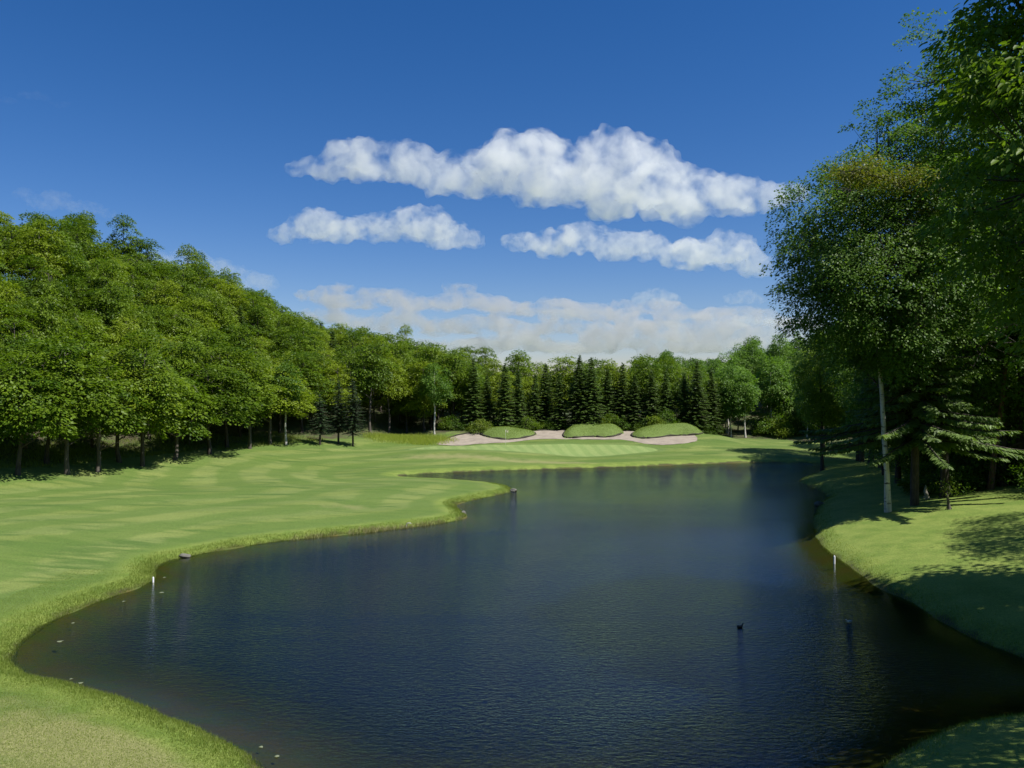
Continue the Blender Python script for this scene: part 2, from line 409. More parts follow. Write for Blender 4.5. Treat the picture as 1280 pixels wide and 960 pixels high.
# ------------------------------------------------------------------ water
def water_mat():
    m, nt, ns, ls = new_mat('pond_water')
    out = ns.new('ShaderNodeOutputMaterial'); tc = ns.new('ShaderNodeTexCoord'); P = tc.outputs['Object']
    dep = nd(ns, 'ShaderNodeAttribute', attribute_name='shore').outputs['Fac']
    calm_r = nd(ns, 'ShaderNodeAttribute', attribute_name='calm').outputs['Fac']
    mp = ns.new('ShaderNodeMapping'); mp.inputs['Rotation'].default_value = (0, 0, R(12)); mp.inputs['Scale'].default_value = (.6, 1.25, 1); ls.new(P, mp.inputs[0])
    n1 = noise_n(ns, ls, 3.6, 4, mp.outputs[0], .65, .3); n2 = noise_n(ns, ls, 9.0, 2, mp.outputs[0], .5, .3)
    mp3 = ns.new('ShaderNodeMapping'); mp3.inputs['Scale'].default_value = (.35, 1, 1); mp3.inputs['Rotation'].default_value = (0, 0, R(-6)); ls.new(P, mp3.inputs[0])
    wind = ramp(ns, ls, noise_n(ns, ls, .085, 4, mp3.outputs[0], .6, .8), .36, .62)
    amp = math_n(ns, ls, 'MULTIPLY', math_n(ns, ls, 'ADD', math_n(ns, ls, 'MULTIPLY', wind, .3), .7), math_n(ns, ls, 'SUBTRACT', 1.0, calm_r))
    h = math_n(ns, ls, 'ADD', math_n(ns, ls, 'MULTIPLY', n1, 1.0), math_n(ns, ls, 'MULTIPLY', n2, .33))
    bp = nd(ns, 'ShaderNodeBump', Distance=.06); ls.new(h, bp.inputs['Height']); ls.new(amp, bp.inputs['Strength'])
    # turbidity: the deeper, the less of the bed shows
    body = ns.new('ShaderNodeBsdfDiffuse'); body.inputs['Color'].default_value = (.0006, .0030, .0115, 1)
    tr = ns.new('ShaderNodeBsdfTransparent'); tr.inputs['Color'].default_value = (.62, .62, .38, 1)
    mx = ns.new('ShaderNodeMixShader'); ls.new(ramp(ns, ls, dep, -.2, -8.5, .12, 1), mx.inputs[0]); ls.new(tr.outputs[0], mx.inputs[1]); ls.new(body.outputs[0], mx.inputs[2])
    gl = ns.new('ShaderNodeBsdfGlossy'); gl.inputs['Color'].default_value = (.84, .93, 1, 1); gl.inputs['Roughness'].default_value = .03; ls.new(bp.outputs[0], gl.inputs['Normal'])
    fr = nd(ns, 'ShaderNodeFresnel', IOR=1.333); ls.new(bp.outputs[0], fr.inputs['Normal'])
    m2 = ns.new('ShaderNodeMixShader'); ls.new(fr.outputs[0], m2.inputs[0]); ls.new(mx.outputs[0], m2.inputs[1]); ls.new(gl.outputs[0], m2.inputs[2])
    ls.new(m2.outputs[0], out.inputs[0])
    return m

def water():
    gx = np.arange(-40, 62, .6); gy = np.arange(20, 148, .6)
    X, Y = np.meshgrid(gx, gy); nx = len(gx); d = poly_sdf(X, Y, POND)
    i = np.arange(len(gy) - 1)[:, None] * nx + np.arange(nx - 1)[None, :]
    q = np.stack([i, i + 1, i + nx + 1, i + nx], -1).reshape(-1, 4)
    q = q[(d.ravel()[q] < .5).any(1)]
    used, inv = np.unique(q, return_inverse=True)
    V = np.stack([X, Y, 0 * X], -1).reshape(-1, 3)[used]
    dd = d.ravel()[used]; x, y = V[:, 0], V[:, 1]
    calm = np.clip(.5 * np.exp(-((x - 12) / 19) ** 2 - ((y - 74) / 19) ** 2) + .75 * sstep(-3.5, -.3, dd) * (1 - sstep(58, 85, y)) + .22 * sstep(12, 26, x) * (1 - sstep(70, 95, y)), 0, .85) - .8 * sstep(90, 108, y)
    o = link('water', mesh_np('water', V, inv.reshape(-1, 4), {'shore': dd, 'calm': calm}, smooth=True), water_mat())
    tag(o, kind='structure')
water()

# ------------------------------------------------------------------ foliage generators
def leaves_mesh(name, C, D, N, L, W, tint, fold=0.0, six=False):
    """C base points, D directions, N normals, L lengths, W widths"""
    D = D / (np.linalg.norm(D, axis=1)[:, None] + 1e-9)
    S = np.cross(D, N); S /= np.linalg.norm(S, axis=1)[:, None] + 1e-9
    U = np.cross(S, D)
    L = L[:, None]; W = W[:, None]
    n = len(C)
    if six:
        a = C; b1 = C + D * L * .3 + S * W * .5 + U * W * .16; b2 = C + D * L * .3 - S * W * .5 + U * W * .16
        c1 = C + D * L * .72 + S * W * .38 + U * W * .1 - U * L * .05; c2 = C + D * L * .72 - S * W * .38 + U * W * .1 - U * L * .05
        t = C + D * L - U * L * .16
        V = np.stack([a, b1, c1, t, c2, b2], 1).reshape(-1, 3); k = 6
        i = np.arange(n)[:, None] * 6
        f = np.concatenate([i + np.array([0, 1, 2, 3]), i + np.array([0, 3, 4, 5])])
    else:
        V = np.stack([C, C + D * L * .45 + S * W * .5 + U * L * fold, C + D * L, C + D * L * .45 - S * W * .5 + U * L * fold], 1).reshape(-1, 3); k = 4
        f = np.arange(n * 4).reshape(-1, 4)
    return mesh_np(name, V, f, {'tint': np.repeat(tint, k)})

def unit(v): return v / (np.linalg.norm(v, axis=-1, keepdims=True) + 1e-9)

def broadleaf(name, Ht, Rad, base, nclump, per, leaf, seed, bark, mat, trunk_r=.26, flat=.42, clump_r=1.25, lean=(0, 0), droop=.35, six=False, limbs=9, lobes=5, blobs=0, width=.62, tier=False):
    """returns (trunk mesh, crown mesh): branches carry flattened, drooping sprays of leaves"""
    g = np.random.default_rng(seed)
    t = Tubes()
    n = 9; zz = np.linspace(0, Ht * .86, n)
    wob = np.cumsum(g.normal(0, .1, (n, 2)), 0); wob[0] = 0
    ax = np.stack([wob[:, 0] + lean[0] * (zz / Ht) ** 1.4, wob[:, 1] + lean[1] * (zz / Ht) ** 1.4, zz], -1)
    rad = trunk_r * (1 - zz / Ht) ** .75; rad[0] *= 1.4
    axg = ax.copy(); axg[0, 2] = -.5
    t.add(axg, rad, 9)
    def at(z): return np.array([np.interp(z, zz, ax[:, 0]), np.interp(z, zz, ax[:, 1]), z])
    cz = (base + Ht) / 2; rz = (Ht - base) / 2
    # lobed envelope
    ld = unit(g.normal(0, 1, (lobes, 3)) * [1, 1, .7]); la = g.uniform(.12, .5, lobes)
    def env(d):
        e = 1 + ((np.clip(d @ ld.T, 0, 1) ** 4) * la).sum(-1) - .12
        return e
    d = unit(g.normal(0, 1, (nclump * 3, 3)))
    f = g.uniform(0, 1, len(d)) ** .38
    f = .4 + .6 * f
    P = d * (env(d) * f)[:, None] * [Rad, Rad, rz]
    if blobs:
        bd = unit(g.normal(0, 1, (blobs, 3)) * [1, 1, .9]); bd[0] = (0, 0, 1)
        bc = bd * g.uniform(.38, .66, (blobs, 1)); br = g.uniform(.36, .56, blobs)
        w_ = g.integers(0, blobs, len(P)); f2 = .55 + .45 * g.uniform(0, 1, len(P)) ** .4
        P = (bc[w_] + d * (br[w_] * f2)[:, None]) * [Rad * 1.08, Rad * 1.08, rz]
    # crowns are a little fuller low on the outside, narrower at the top
    P[:, :2] *= (1 - .28 * np.clip(P[:, 2:] / rz, 0, 1) + .06 * np.clip(-P[:, 2:] / rz, 0, 1))
    P[:, 2] += cz; P[:, :2] += np.stack([np.interp(P[:, 2], zz, ax[:, 0]), np.interp(P[:, 2], zz, ax[:, 1])], -1)
    # keep sprays apart
    keep = []
    md = clump_r * .9
    for i in range(len(P)):
        if len(keep) >= nclump: break
        if keep:
            q = P[keep] - P[i]; q[:, 2] *= 1.05 if tier else 1.5
            if (q * q).sum(1).min() < md * md: continue
        keep.append(i)
    P = P[keep]
    # limbs
    lz = np.linspace(base * .8, Ht * .8, limbs); ends = []
    for i, z in enumerate(lz):
        a = i * 2.4 + g.uniform(-.4, .4)
        rr = Rad * (.78 - .4 * i / limbs) * g.uniform(.8, 1.1)
        p0 = at(z); p2 = p0 + [math.cos(a) * rr, math.sin(a) * rr, rr * g.uniform(.35, .8)]
        p2[2] = min(p2[2], Ht * .95)
        c = bez(p0, p0 + (p2 - p0) * [.45, .45, .62] + g.normal(0, .06 * rr, 3), p2, 7)
        r0 = trunk_r * (1 - z / Ht) ** .75 * .42 + .02
        t.add(c, np.linspace(r0, .025, 7), 6, 1); ends.append(bez(c[0], 2 * c[3] - .5 * (c[0] + c[6]), c[6], 24)[8:])
    tz = np.linspace(base, Ht * .86, 30); E = np.concatenate(ends + [np.array([at(q) for q in tz])])
    for p in P:
        dd = ((E - p) ** 2).sum(1); j = int(dd.argmin())
        if .3 < dd[j] < (Rad * .42) ** 2:
            q = E[j]; t.add(bez(q, (q + p) / 2 + [0, 0, -.15 * math.sqrt(dd[j])], p, 4), np.linspace(.025 + .01 * math.sqrt(dd[j]), .01, 4), 4, 1)
    m = len(P); cr = clump_r * g.uniform(.65, 1.3, m)
    cnt = np.maximum(12, (per * (cr / clump_r) ** 2).astype(int)); idx = np.repeat(np.arange(m), cnt); T = len(idx)
    outw = P - np.array([0, 0, cz]); outw[:, 2] *= .3; outw = unit(outw)
    th = g.uniform(0, 2 * np.pi, T); rr = np.sqrt(g.uniform(0, 1, T))
    off = np.stack([np.cos(th) * rr, np.sin(th) * rr, np.zeros(T)], -1)
    up = unit(np.array([0, 0, 1.]) + .45 * outw + g.normal(0, .2, (m, 3)))[idx]      # spray plane normal
    e1 = unit(np.cross(up, np.array([.3, 1, .1]))); e2 = np.cross(up, e1)
    loc = (e1 * off[:, :1] + e2 * off[:, 1:2]) * cr[idx][:, None]
    loc += up * (g.normal(0, flat * .42, T) * cr[idx])[:, None]
    loc[:, 2] -= droop * rr ** 2 * cr[idx]
    C = P[idx] + loc
    D = unit(loc * [1, 1, .3] + .5 * outw[idx] + g.normal(0, .45, (T, 3)) + np.array([0, 0, -.28 - .5 * droop]))
    N = unit(up + g.normal(0, .42, (T, 3)))
    L = leaf * g.uniform(.65, 1.3, T)
    tint = np.clip(g.normal(.5, .2, m)[idx] + g.normal(0, .22, T), 0, 1)
    crown = leaves_mesh(name + '_crown', C, D, N, L, L * width * g.uniform(.8, 1.2, T), tint, -.06, six)
    trunk = t.mesh(name + '_trunk')
    trunk.materials.append(bark); trunk.materials.append(BARK_D if bark.name == 'birch_bark' else bark); crown.materials.append(mat)
    return trunk, crown

def conifer(name, Ht, Rad, base, seed, bark, mat, whorl=.42, per=7, droop=.35, twig=.5, trunk_r=.2, lift=.12, dens=1.0, hang=.35, power=.85, skirt=0):
    g = np.random.default_rng(seed); t = Tubes()
    zz = np.linspace(-.4, Ht, 10)
    wob = np.cumsum(g.normal(0, .03, (10, 2)), 0)
    t.add(np.stack([wob[:, 0], wob[:, 1], zz], -1), trunk_r * np.clip(1 - zz / (Ht * 1.02), .03, 1) ** .8 + .01, 8)
    C = []; D = []; N = []; L = []; TI = []
    z = base
    while z < Ht - .15:
        f = (z - base) / (Ht - base)
        n = max(3, int(per * (1 - .4 * f)))
        a0 = g.uniform(0, 6.28)
        for i in range(n):
            a = a0 + i * 2 * np.pi / n + g.normal(0, .22)
            ln = Rad * (1 - f) ** power * g.uniform(.65, 1.15) + .12
            if f < .12: ln *= .75 + 2 * f
            ln *= 1 + skirt * math.exp(-((z - base - 1) / 1.6) ** 2)
            k = max(5, int(ln / .16 * dens)); s = np.linspace(.08, 1, k)
            dr = droop * g.uniform(.6, 1.4) * (1 - .7 * f)
            rx = s * ln; rz = lift * ln * s - dr * ln * (s ** 1.3) + .22 * dr * ln * s ** 4
            zb = z + g.normal(0, .1)
            dirv = np.array([math.cos(a), math.sin(a), 0])
            pts = dirv[None] * rx[:, None]; pts[:, 2] = zb + rz
            pts[:, 0] += np.interp(zb, zz, wob[:, 0]); pts[:, 1] += np.interp(zb, zz, wob[:, 1])
            if ln > .7: t.add(pts[::max(1, k // 4)], np.linspace(.03 * ln / 2 + .012, .008, len(pts[::max(1, k // 4)])), 4)
            side = np.array([-dirv[1], dirv[0], 0])
            tb = g.normal(.5, .18)
            for sgn in (-1, 1, 0):
                w = twig * (1 - .55 * s) * g.uniform(.6, 1.2, k) * (1 if sgn else .8) * min(1, .45 + ln / 2)
                dd = sgn * side[None] + dirv[None] * g.uniform(.35, .9, (k, 1)) + np.array([0, 0, -1]) * (hang * g.uniform(.4, 1.6, (k, 1)))
                C.append(pts + g.normal(0, .03, (k, 3))); D.append(dd); L.append(w)
                nn = np.array([0, 0, 1.])[None] + g.normal(0, .35, (k, 3)); N.append(nn)
                TI.append(np.clip(tb + g.normal(0, .2, k), 0, 1))
        z += whorl * g.uniform(.75, 1.25) * (1 - .35 * f)
    C, D, N = map(np.concatenate, (C, D, N)); L = np.concatenate(L); TI = np.concatenate(TI)
    crown = leaves_mesh(name + '_crown', C, D, unit(N), L, L * .36, TI, -.05)
    trunk = t.mesh(name + '_trunk')
    trunk.materials.append(bark); crown.materials.append(mat)
    return trunk, crown

BARK = bark_mat('grey_bark', (.055, .045, .035), (.12, .10, .08))
BARK_D = bark_mat('dark_bark', (.03, .024, .018), (.07, .055, .042))
BARK_B = bark_mat('birch_bark', (.42, .39, .35), (.58, .55, .5), 3, (.05, .045, .04))
LEAF_A = leaf_mat('broad_leaf', (.048, .1, .005), (.15, .225, .012), .4, (.165, .21, .012))
LEAF_B = leaf_mat('birch_leaf', (.055, .125, .013), (.145, .24, .034), .45)
LEAF_N = leaf_mat('oak_leaf', (.045, .105, .008), (.125, .21, .019), .45, (.13, .19, .015))
LEAF_Y = leaf_mat('young_leaf', (.07, .12, .01), (.14, .17, .02), .4)
NEEDLE = leaf_mat('spruce_needle', (.036, .075, .01), (.085, .135, .02), .24)
NEEDLE_D = leaf_mat('dark_needle', (.016, .038, .012), (.035, .066, .02), .15)
NEEDLE_L = leaf_mat('larch_needle', (.09, .15, .03), (.18, .26, .07), .35)

def tree(name, pair, loc, label, group=None, rz=None, s=1.0, sz=None, cat='tree'):
    x, y = loc
    o = thing(name, label, cat, (x, y, h1(x, y) - .05), random.uniform(0, 6.28) if rz is None else rz, group, (s, s, sz or s))
    for nm, me in (('trunk', pair[0]), ('crown', pair[1])): link(nm, me, None, o)
    return o

# ---- left hillside and back wood
LEFT = [broadleaf('broadleaf', Ht, Rd, bs - 1.0, 92, 125, .43, 10 + i, BARK if i % 2 else BARK_D, LEAF_A, clump_r=1.55, trunk_r=.24, flat=.26, droop=.42, width=.52, lobes=7, blobs=9, tier=True)
        for i, (Ht, Rd, bs) in enumerate([(18, 5.4, 5.2), (16.5, 4.9, 4.6), (19, 5.0, 6.0), (15, 4.8, 4.2), (17.5, 5.7, 5.0), (18.5, 4.6, 5.4), (16, 5.2, 5.2)])]
SPRUCE = [conifer('spruce', Ht, Rd + .5, .25, 40 + i, BARK_D, NEEDLE, whorl=.4, per=9, twig=.8, dens=.9) for i, (Ht, Rd) in enumerate([(15.5, 3.3), (14, 3.0), (15, 3.5), (13.5, 3.2)])]

front = [at_px(*p) for p in [(-62, 592), (-20, 588), (22, 594), (58, 581), (84, 593), (122, 590), (150, 578), (178, 583), (218, 575), (262, 568), (284, 560), (312, 561), (338, 556)]]
ordn = ['first', 'second', 'third', 'fourth', 'fifth', 'sixth', 'seventh', 'eighth', 'ninth', 'tenth', 'eleventh', 'twelfth', 'thirteenth', 'fourteenth', 'fifteenth', 'sixteenth', 'seventeenth',
        'eighteenth', 'nineteenth', 'twentieth']
front.sort(key=lambda p: p[0] / p[1])
placed = list(front)
for i, p in enumerate(front):
    tree('broadleaf_tree', LEFT[(i * 3) % 7], p, 'tall leafy tree on the left fairway edge, %s trunk of that row from the left' % ordn[i], 'front row of trees along the left fairway', s=random.uniform(1.15, 1.34), sz=random.uniform(.92, 1.06))

# spruces behind the bunkers
spr = []
for i in range(17):
    u = 592 + i * 18.5 + random.uniform(-5, 5); Y = 174 + random.uniform(-1.5, 3)
    spr.append(((u - 640) / F * Y, Y))
for i, p in enumerate(spr):
    tree('spruce_tree', SPRUCE[(i * 3 + i // 4) % 4], p, 'dark pointed spruce behind the bunkers, %s from the left in that row' % ordn[i], 'spruces behind the bunkers', s=random.uniform(.92, 1.04))
placed += spr

def scatter(n, xr, yr, md, ok, tries=20000):
    out = []
    for _ in range(tries):
        if len(out) >= n: break
        x = random.uniform(*xr); y = random.uniform(*yr)
        u = 640 + x / y * F
        if u < -90 or u > 1240: continue
        if not ok(x, y): continue
        if any((x - a) ** 2 + (y - b) ** 2 < md * md for a, b in placed): continue
        placed.append((x, y)); out.append((x, y))
    return out
fs = lambda x, y: -float(lookup(_FD, x, y))
ridge = scatter(16, (-130, -30), (125, 230), 7, lambda x, y: 24 < fs(x, y) < 70)
for p in ridge:
    tree('spruce_tree', random.choice(SPRUCE), p, 'dark spruce poking up through the broadleaf canopy of the left hillside', 'spruces scattered in the left hillside wood', s=random.uniform(.95, 1.12))
hill = scatter(210, (-150, -8), (98, 250), 5.2, lambda x, y: 4 < fs(x, y) < 78)
for p in hill:
    tree('broadleaf_tree', random.choice(LEFT), p, 'leafy green tree in the dense canopy of the left hillside', 'trees covering the left hillside', s=random.uniform(.8, 1.15), sz=random.uniform(.72, 1.12))
back = scatter(50, (-10, 45), (179, 205), 5.2, lambda x, y: fs(x, y) > 4)
for p in back:
    tree('broadleaf_tree', random.choice(LEFT), p, 'bright green tree rising behind the row of spruces', 'trees behind the spruces', s=random.uniform(.85, 1.05))
BIRCH = [broadleaf('birch', Ht, Rd, bs, 110, 75, .4, 60 + i, BARK_B, LEAF_B, clump_r=1.0, trunk_r=.16, droop=.6, limbs=10, flat=.6) for i, (Ht, Rd, bs) in enumerate([(16, 3.2, 4.5), (14, 3.4, 4.0), (17, 3.6, 6)])]
BIRCH_S = [broadleaf('edge_birch', Ht, 2.9, 7.4, 80, 75, .36, 66 + i, BARK_B, LEAF_B, clump_r=1.0, trunk_r=.2, droop=.6, limbs=8, flat=.6) for i, Ht in enumerate((15, 16.5))]
rback = scatter(120, (36, 120), (172, 250), 4.2, lambda x, y: fs(x, y) > 2)
for i, p in enumerate(rback):
    tree('birch_tree', BIRCH[i % 3], p, 'slender pale green tree in the wood beyond the right end of the pond', 'trees beyond the right end of the pond', s=random.uniform(.8, 1.08))

# ------------------------------------------------------------------ single trees round the fairway
PRUNED = [conifer('pruned_spruce', Ht, Rd, 2.5, 50 + i, BARK_D, NEEDLE_D, whorl=.36, per=8, power=.7) for i, (Ht, Rd) in enumerate([(9.5, 2.7), (12.2, 2.6), (13, 3.0)])]
for i, (u, v, lb) in enumerate([(400, 556, 'shortest of the three clear-stemmed dark spruces standing on the fairway edge'), (423, 555, 'middle one of the three clear-stemmed dark spruces on the fairway edge'),
                                (441, 558, 'tallest of the three clear-stemmed dark spruces standing on the fairway edge')]):
    tree('spruce_tree', PRUNED[i], at_px(u, v, 3), lb, 'clear-stemmed spruces on the fairway edge')
YOUNG = broadleaf('young_tree', 8.5, 3.4, 2.6, 60, 110, .36, 81, BARK, LEAF_Y, clump_r=1.0, trunk_r=.12, droop=.6)
tree('young_tree', YOUNG, at_px(236, 556, 3), 'small young yellowish green tree in front of the dark trunks on the left')
tree('birch_tree', BIRCH_S[0], at_px(358, 556, 3), 'slender pale-trunked birch just left of the three dark spruces on the fairway edge', s=1.0)
tree('birch_tree', BIRCH_S[1], at_px(543, 543, 3), 'pale-trunked tree at the left end of the bunkers beside the grassy bank', s=.95)
tree('birch_tree', BIRCH_S[1], at_px(910, 543, 3), 'white-trunked birch right of the bunkers, the left one of a pair', s=1.0)
tree('birch_tree', BIRCH_S[0], at_px(932, 547, 3), 'white-trunked birch right of the bunkers, the right one of a pair', s=.98)

def shrub(name, Rad, Ht, seed, mat, leaf=.2, n=26, per=90):
    return broadleaf(name, Ht, Rad, .15, n, per, leaf, seed, BARK_D, mat, clump_r=Rad * .36, trunk_r=.05, limbs=6, droop=.3, flat=.7)
SHR = [shrub('shrub', 1.7, 2.6, 90, LEAF_Y), shrub('shrub', 2.2, 2.4, 91, LEAF_N), shrub('shrub', 1.5, 2.0, 92, LEAF_A)]
for (u, v, k, s_, lb) in [(505, 536, 0, 1.0, 'light green rounded shrub on the grassy bank left of the bunkers'), (597, 541, 0, 1.3, 'yellow green bush under the trees behind the left bunker')]:
    tree('shrub', SHR[k], at_px(u, v, 4), lb, s=s_, cat='shrub')
for i in range(26):
    u = 560 + i * 13 + random.uniform(-5, 5); Y = 173.5 + random.uniform(-.8, 1.2); X = (u - 640) / F * Y
    tree('shrub', SHR[random.choice([1, 2])], (X, Y), 'low dark undergrowth bush at the foot of the spruces', 'undergrowth below the spruces', s=random.uniform(.8, 1.25), cat='shrub')

for i in range(70):
    u = 850 + i * 3.5 + random.uniform(-5, 5); Y = 176 + random.uniform(0, 12); X = (u - 640) / F * Y
    if fs(X, Y) < 1 or 893 < u < 950: continue
    tree('shrub', SHR[random.choice([1, 2, 2])], (X, Y), 'dark green bush at the foot of the wood right of the bunkers', 'undergrowth right of the bunkers', s=random.uniform(1.0, 1.9), cat='shrub')
# ---- the tall trees of the right bank
def one(name, cname, loc, label, **k):
    return tree(name, broadleaf(cname, **k), loc, label, rz=0)
g8 = 'tall trees on the right bank'
t_birch = one('birch_tree', 'bank_birch', at_px(1110, 640, 2), 'tall birch with a leaning white trunk near the water on the right bank', Ht=35, Rad=9.2, base=13, blobs=16, nclump=620, per=130, leaf=.27, seed=101,
              bark=BARK_B, mat=LEAF_B, clump_r=1.25, trunk_r=.27, lean=(-3.4, 0), droop=.55, limbs=13, flat=.5)
one('broadleaf_tree', 'bank_oak', (44.5, 82), 'tall dark leafy tree behind the larch on the right bank', Ht=50, Rad=12.5, base=7, blobs=20, nclump=780, per=125, leaf=.29, seed=102, bark=BARK_D, mat=LEAF_N, clump_r=1.3, trunk_r=.36, limbs=12)
t_red = one('broadleaf_tree', 'bank_beech', at_px(1237, 612, 3.5), 'tall tree with reddish trunk beside the pale log on the right bank', Ht=37, Rad=7.4, base=12, blobs=14, nclump=520, per=130, leaf=.26, seed=103, lean=(4.5, -1), bark=bark_mat('red_bark', (.09, .05, .035), (.2, .11, .08)),
            mat=LEAF_B, clump_r=1.25, trunk_r=.28, limbs=12, droop=.5)
one('broadleaf_tree', 'thin_tree', at_px(1028, 588, 1), 'thin dark-stemmed tree at the waterline where the pond ends on the right', Ht=22, Rad=4.6, base=6.5, nclump=170, per=130, leaf=.3, seed=104, bark=BARK_D, mat=LEAF_N, clump_r=1.15, trunk_r=.28, lean=(-1.2, 0))
one('broadleaf_tree', 'side_tree', at_px(1077, 577, 2.5), 'dark tree with a low leafy branch, just right of the thin waterside tree', Ht=23, Rad=6, base=3.6, nclump=240, per=130, leaf=.3, seed=105, bark=BARK_D, mat=LEAF_N, clump_r=1.2, trunk_r=.36)
one('broadleaf_tree', 'rear_tree', (55, 86), 'tallest tree at the back of the right bank, beside the nearest crown', Ht=48, Rad=11, base=8, nclump=480, per=115, leaf=.32, seed=133, bark=BARK_D, mat=LEAF_N, clump_r=1.4, trunk_r=.38, limbs=12, blobs=15)
LARCH = conifer('larch', 27, 7.2, 6.6, 106, BARK_D, NEEDLE_L, whorl=.62, per=8, droop=.4, twig=1.25, trunk_r=.42, lift=.16, dens=1.6, hang=.8, power=.9, skirt=.75)
xl, yl = at_px(1143, 632, 3)
o_ = tree('larch_tree', LARCH, (xl, yl), 'big conifer with drooping feathery light green boughs and thick dark trunk on the right bank', rz=.4)
one('birch_tree', 'slim_birch', at_px(1105, 594), 'slim dark stem leaning left just behind the tall white birch', Ht=21, Rad=3.6, base=9, nclump=90, per=110, leaf=.26, seed=141, bark=BARK_D, mat=LEAF_B, clump_r=1.1, trunk_r=.16, lean=(-4.5, 1), droop=.55)
one('birch_tree', 'slim_birch', at_px(1176, 604), 'slim pale-stemmed birch right of the big conifer trunk', Ht=20, Rad=3.4, base=8.5, nclump=80, per=110, leaf=.26, seed=142, bark=BARK_B, mat=LEAF_B, clump_r=1.1, trunk_r=.15, lean=(1.2, 0), droop=.55)
# near tree whose leaves fill the right margin
one('broadleaf_tree', 'near_tree', (36, 38), 'nearest big tree leaning in over the pond at the right margin', Ht=45, Rad=14.8, base=8, blobs=22, nclump=1500, per=110, leaf=.37, seed=107, bark=BARK_D, mat=LEAF_N, clump_r=1.35, trunk_r=.7, limbs=16, six=True, width=.5, droop=.45)
one('broadleaf_tree', 'near_shade_tree', (28, 22), 'big leafy tree beyond the right edge, added to shade the lower right corner', Ht=28, Rad=11, base=7, nclump=420, per=110, leaf=.32, seed=118, bark=BARK_D, mat=LEAF_N, clump_r=1.4, trunk_r=.5)  # stands outside the frame, added for its shade on the near bank
one('broadleaf_tree', 'shade_tree', (52, 52), 'tall leafy tree out of view to the right, shading the right bank', Ht=27, Rad=8.5, base=5, nclump=230, per=110, leaf=.26, seed=108, bark=BARK_D, mat=LEAF_N, clump_r=1.4, trunk_r=.45)  # unseen tree beyond the right edge, casts the shadow band on the bank
# the long arching limb with yellowish leaves
def arching_limb():
    b = np.array([t_red.location.x, t_red.location.y, t_red.location.z])
    p0 = np.array([0, 0, 21.0]); p2 = np.array([(1058 - 640) / F * 66 - b[0], 66 - b[1], 14 + 262 / F * 66 - b[2]]); p1 = np.array([p2[0] * .55, p2[1] * .5, 32.5 - 0.0])
    p1[2] = p2[2] + 3.5
    c = bez(p0, p1, p2, 14); t = Tubes(); t.add(c, np.linspace(.2, .04, 14), 7)
    g = np.random.default_rng(5); P = []
    for i in range(120):
        k = g.uniform(.25, 1.02); q = np.array([np.interp(k * 13, np.arange(14), c[:, j]) for j in range(3)])
        e = q + g.normal(0, 1, 3) * [.9, 1.6, .35] + [0, 0, .9 * g.uniform(-.3, 1)]
        t.add(bez(q, (q + e) / 2 + [0, 0, .25], e, 4), np.linspace(.04, .012, 4), 4); P.append(e)
    P = np.array(P); idx = np.repeat(np.arange(len(P)), 75); T = len(idx)
    off = g.normal(0, .55, (T, 3)) * [1, 1, .5]; C = P[idx] + off
    D = unit(off + g.normal(0, .5, (T, 3)) + [0, 0, -.5]); N = unit(np.array([0, 0, 1.]) + g.normal(0, .4, (T, 3)))
    L = .22 * g.uniform(.7, 1.3, T)
    link('limb', t.mesh('arching_limb'), BARK_D, t_red)
    lm = leaves_mesh('arching_limb_foliage', C, D, N, L, L * .6, g.uniform(0, 1, T))
    o = link('limb_foliage', lm, leaf_mat('yellowing_leaf', (.085, .12, .012), (.17, .165, .02), .4), t_red); o['label'] = 'yellowish leaves along the long arching limb'
arching_limb()
fill = [(53, 86), (47, 97), (59, 82), (56, 90), (64, 84), (50, 97), (58, 104), (70, 98), (63, 114), (55, 122), (74, 112), (68, 128), (60, 138), (76, 140), (80, 90), (52, 112), (66, 74), (58, 148), (70, 156), (84, 126)]
fr = {'in': 0}
RB = [broadleaf('right_wood', Ht, Rd, bs, 230, 110, .3, 120 + i, BARK_D, mt, clump_r=1.4, trunk_r=.36) for i, (Ht, Rd, bs, mt) in enumerate([(25, 6.4, 5, LEAF_N), (22, 6, 4, LEAF_B), (27, 6.2, 6, LEAF_N)])]
for i, p in enumerate(fill):
    tree('broadleaf_tree', RB[i % 3], p, 'dark leafy tree in the thicket up the right bank', 'thicket of trees up the right bank', s=random.uniform(.85, 1.1))
for i in range(90):
    x, y = (random.uniform(44, 84), random.uniform(72, 112)) if i < 50 else (random.uniform(45, 64), random.uniform(84, 106))
    if lookup(_SD, x, y) < 12 or y > 112: continue
    if any(abs(640 + x / y * F - q) < w_ and y < t_ for q, w_, t_ in ((1237, 36, 84), (1140, 24, 72), (1110, 26, 90))): continue
    tree('shrub', SHR[random.choice([1, 1, 2])], (x, y), 'dark undergrowth bush among the trunks of the right bank', 'undergrowth on the right bank', s=random.uniform(1.0, 1.9), cat='shrub')
for u_, v_, s_, lb in [(1200, 600, 1.2, 'dark bush between the broken sapling and the reddish trunk'), (1268, 588, 1.3, 'leafy bush just above the pale fallen log')]:
    tree('shrub', SHR[1], at_px(u_, v_), lb, s=s_, cat='shrub')
tree('shrub', SHR[1], at_px(1160, 606, 3.5), 'dark low bush beside the big dark trunk on the right bank', s=1.15, cat='shrub')
for i in range(40):
    k = random.random()
    x, y = random.uniform(-95, -44), 0
    y = 112 + (-44 - x) * -.2 + random.uniform(0, 42)
    if not 7 < fs(x, y) < 40: continue
    tree('shrub', SHR[random.choice([1, 2])], (x, y), 'low bush in the shade under the left hillside trees', 'undergrowth of the left hillside', s=random.uniform(.6, 1.1), cat='shrub')

